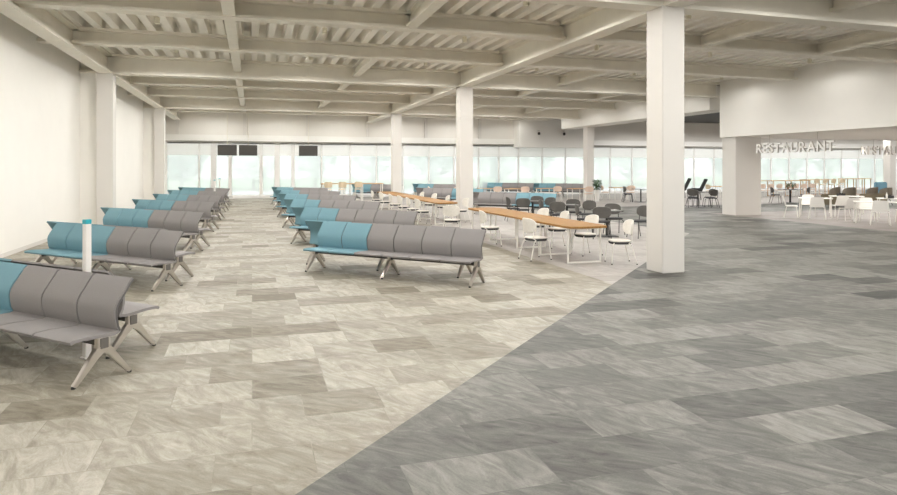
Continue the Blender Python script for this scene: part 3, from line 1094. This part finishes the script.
# ------------------------------------------------------------------ restaurant furniture
def canteen_table(x, y, sx, sy, rz, lab):
    root = empty('canteen_table', (x, y, 0), rz)
    tag(root, lab, 'table', 'white restaurant tables')
    MB().box(-sx, sx, -sy, sy, .715, .74).build('tabletop', 'plastic', root, bevel=.004)
    for px in (-1, 1):
        for py in (-1, 1):
            MB().tube([(px * (sx - .06), py * (sy - .06), .715), (px * (sx - .04), py * (sy - .04), 0)], .016, 10).build('leg', 'w_metal', root)
T1 = atpix(815, 24.9)
T2 = atpix(878, 22.1)
T3 = atpix(846, 26.6)
T4 = atpix(896, 24.6)
canteen_table(*T1, .58, .36, A45, 'white rectangular restaurant table nearest the broad column')
canteen_table(*T2, .72, .36, A45, 'white rectangular restaurant table nearest the viewer at the picture edge')
canteen_table(*T3, .62, .36, A45, 'white restaurant table in the second row with a black holder on it')
canteen_table(*T4, .62, .36, A45, 'white restaurant table in the second row, partly outside the picture')
GK = 'white restaurant chairs'
def kc(px, d, rz, lab):
    KC.put(*atpix(px, d), rz - PI / 4, lab, GK)
kc(791, 24.75, RT, 'white thin-legged chair seen in profile at the end of the first restaurant table')
kc(817.5, 24.0, AW - .1, 'white chair with its back to the viewer at the first restaurant table')
kc(808, 25.75, FC, 'white chair on the far side of the first restaurant table')
kc(848.5, 23.3, AW + .5, 'white chair turned half left between the first two restaurant tables')
kc(840, 25.2, AW + .3, 'white chair behind the half-turned chair between the restaurant tables')
kc(880, 21.4, AW - .05, 'white chair with grey shaded back nearest the viewer at the picture edge')
kc(867, 23.0, FC + .1, 'white chair on the far side of the restaurant table at the picture edge')
kc(904, 22.3, LT, 'white chair cut by the picture edge at the restaurant table')
def holder(x, y, lab):
    root = empty('napkin_holder', (x, y, .74))
    tag(root, lab, 'holder')
    m_ = MB().box(-.14, .14, -.09, .09, 0, .012)
    m_.box(-.14, .14, -.09, -.08, .012, .1).box(-.14, .14, .08, .09, .012, .1).box(-.14, -.13, -.08, .08, .012, .1).box(.13, .14, -.08, .08, .012, .1)
    m_.build('tray', 'dark', root, bevel=.003)
    for q in (-1, 0, 1):
        MB().lathe([(.025, .013), (.025, .1), (.012, .125), (.012, .14)], 12, rotm((q * .08, 0, 0))).build('bottle', 'dark', root)
holder(T3[0] - .28, T3[1], 'black condiment tray on the second-row restaurant table')
holder(T4[0] - .3, T4[1] + .05, 'black condiment tray on the table at the picture edge')
o = MB().lathe([(.03, 0), (.035, .02), (.035, .14), (.012, .19), (.012, .23)], 14).build('carafe', 'plastic', None, loc=(T4[0] - .62 + .08, T4[1] - .05, .74))
tag(o, 'white carafe beside the black tray at the picture edge', 'carafe')

# round dark table with plants and two dark chairs
x, y = atpix(790, 34.9)
root = empty('round_table', (x, y, 0))
tag(root, 'round dark table with two small plants under the first sign', 'table')
MB().lathe([(.62, .715), (.64, .725), (.64, .738), (.62, .745)], 32).build('tabletop', 'table_dark', root)
MB().lathe([(.05, .02), (.05, .68), (.12, .715)], 16).build('pedestal', 'd_metal', root)
MB().lathe([(.36, 0), (.36, .015), (.06, .03)], 24).build('base_plate', 'd_metal', root)
DC.put(*atpix(775.5, 34.6), RT - .5, 'dark chair left of the round table with plants', 'dark chairs at the round table')
DC.put(*atpix(804.5, 34.6), LT - .6, 'dark chair right of the round table with plants', 'dark chairs at the round table')
plant(x - .15, y, .745, .34, 'small green plant on the round dark table, the left one', 8, r=.13, pot=.06)
plant(x + .3, y + .1, .745, .34, 'small green plant on the round dark table, the right one', 9, r=.15, pot=.06)

# olive sofas with their backs to the viewer and domed armchairs behind
def sofa(x, y, lab, w_=.84):
    root = empty('low_sofa', (x, y, 0))
    tag(root, lab, 'sofa', 'olive restaurant sofas')
    MB().box(-w_, w_, -.05, .6, .14, .42).build('seat', 'olive', root, bevel=.04)
    MB().box(-w_, w_, -.2, -.02, .14, .66).build('backrest', 'olive', root, bevel=.05)
    for px in (-1, 1):
        for py in (-.1, .5):
            MB().tube([(px * (w_ - .1), py, .15), (px * (w_ - .1), py, 0)], .018, 8).build('leg', 'd_metal', root)
sofa(26.85, 24.1, 'low olive sofa with its back to the viewer, behind the first white tables')
sofa(28.75, 23.7, 'low olive sofa with its back to the viewer, beside the signed column')
def make_dome():
    root = empty('armchair')
    tag(root, 'x', 'armchair')
    def back(u, v):
        a = (u - .5) * 3.3
        rad = .30 - .05 * v ** 2
        h_ = .36 + v * (.55 - .16 * abs(2 * u - 1) ** 2.5)
        return (math.sin(a) * rad, -.02 + math.cos(a) * rad * .95 + .08 * v, h_)
    MB().slab(back, 16, 8, .06).build('backrest', 'taupe', root)
    MB().lathe([(.22, .3), (.25, .33), (.25, .42), (.21, .45)], 24).build('seat', 'taupe', root)
    for sx in (-1, 1):
        for sy in (-1, 1):
            MB().tube([(sx * .16, sy * .16, .31), (sx * .25, sy * .25, 0)], .014, 8).build('leg', 'd_metal', root)
    return root
DM = Proto(make_dome())
for q, (px, d) in enumerate(((832.5, 33.7), (848, 33.2), (870, 33.5), (884, 32.8))):
    DM.put(*atpix(px, d), AW + (.2, -.2, .1, -.1)[q], 'domed taupe armchair behind the olive sofas, %s from the left' % ln[q], 'domed taupe armchairs')

# bar tables and chairs along the restaurant windows
bar_table(31.6, 36.2, 34.6, 1.07, 'long oak bar table along the restaurant windows under the first sign', 4)
for q in range(7):
    x = 31.7 + q * .68
    PC.put(x, 33.9, AW, 'rose beige chair at the long restaurant bar table, %s from the left' % (ln + ['seventh'])[q], 'rose beige chairs along the restaurant windows')
bar_table(36.6, 39.2, 35.3, 1.1, 'oak bar table right of the long one along the restaurant windows', 4)
bar_table(39.7, 42.2, 35.0, 1.16, 'tall oak bar table near the signed column', 4)
for q in range(4):
    BS.put(37.0 + q * .75, 34.7, AW, 'beige stool at the second restaurant bar table, %s from the left' % ln[q], 'beige bar stools')
root = empty('window_sofa', (*atpix(878, 43.5), 0))
tag(root, 'small blue sofa by the restaurant windows beside the signed column', 'sofa')
MB().box(-.5, .5, -.1, .55, .12, .44).build('seat', 'blue', root, bevel=.04)
MB().box(-.5, .5, -.28, -.06, .12, .95).build('backrest', 'blue', root, bevel=.05)
for px in (-1, 1):
    for py in (-.1, .45):
        MB().tube([(px * .4, py, .13), (px * .4, py, 0)], .018, 8).build('leg', 'd_metal', root)

# ------------------------------------------------------------------ sky and sun
wd = bpy.data.worlds.new('sky')
scene.world = wd
wd.use_nodes = True
nt = wd.node_tree
bg = nt.nodes['Background']
tc = nt.nodes.new('ShaderNodeTexCoord')
sep = nt.nodes.new('ShaderNodeSeparateXYZ')
ramp = nt.nodes.new('ShaderNodeValToRGB')
mr = nt.nodes.new('ShaderNodeMapRange')
mr.inputs['From Min'].default_value = -1
mr.inputs['From Max'].default_value = 1
nt.links.new(tc.outputs['Generated'], sep.inputs[0])
nt.links.new(sep.outputs['Z'], mr.inputs['Value'])
nt.links.new(mr.outputs[0], ramp.inputs['Fac'])
e = ramp.color_ramp.elements
e[0].position, e[0].color = .44, (.9, .87, .82, 1)
e[1].position, e[1].color = .52, (1.0, 1.0, 1.0, 1)
nt.links.new(ramp.outputs['Color'], bg.inputs['Color'])
bg.inputs['Strength'].default_value = 1.4
sd = bpy.data.lights.new('sun', 'SUN')
sd.energy = 1.5
sd.angle = .3
so = bpy.data.objects.new('sun', sd)
C.objects.link(so)
so.rotation_euler = (math.radians(35), 0, math.radians(20))

# ------------------------------------------------------------------ camera
cam = bpy.data.cameras.new('camera')
co = bpy.data.objects.new('camera', cam)
C.objects.link(co)
TH = math.atan(196.5 / 640.0)
co.location = (0, 0, 1.9)
co.rotation_euler = (PI / 2, 0, -TH)
cam.sensor_fit = 'HORIZONTAL'
cam.sensor_width = 36.0
cam.lens = 36.0 * 640.0 / 897.0
cam.shift_x = 0.0
cam.shift_y = -(247.5 - 168.0) / 897.0
cam.clip_end = 400
scene.camera = co
scene.view_settings.view_transform = 'Standard'
scene.view_settings.look = 'None'
scene.view_settings.gamma = 1.0
scene.view_settings.exposure = 1.2
scene.view_settings.use_curve_mapping = False
scene.cycles.use_denoising = True
scene.cycles.max_bounces = 8
scene.cycles.diffuse_bounces = 6
scene.cycles.transparent_max_bounces = 16
scene.cycles.sample_clamp_indirect = 6
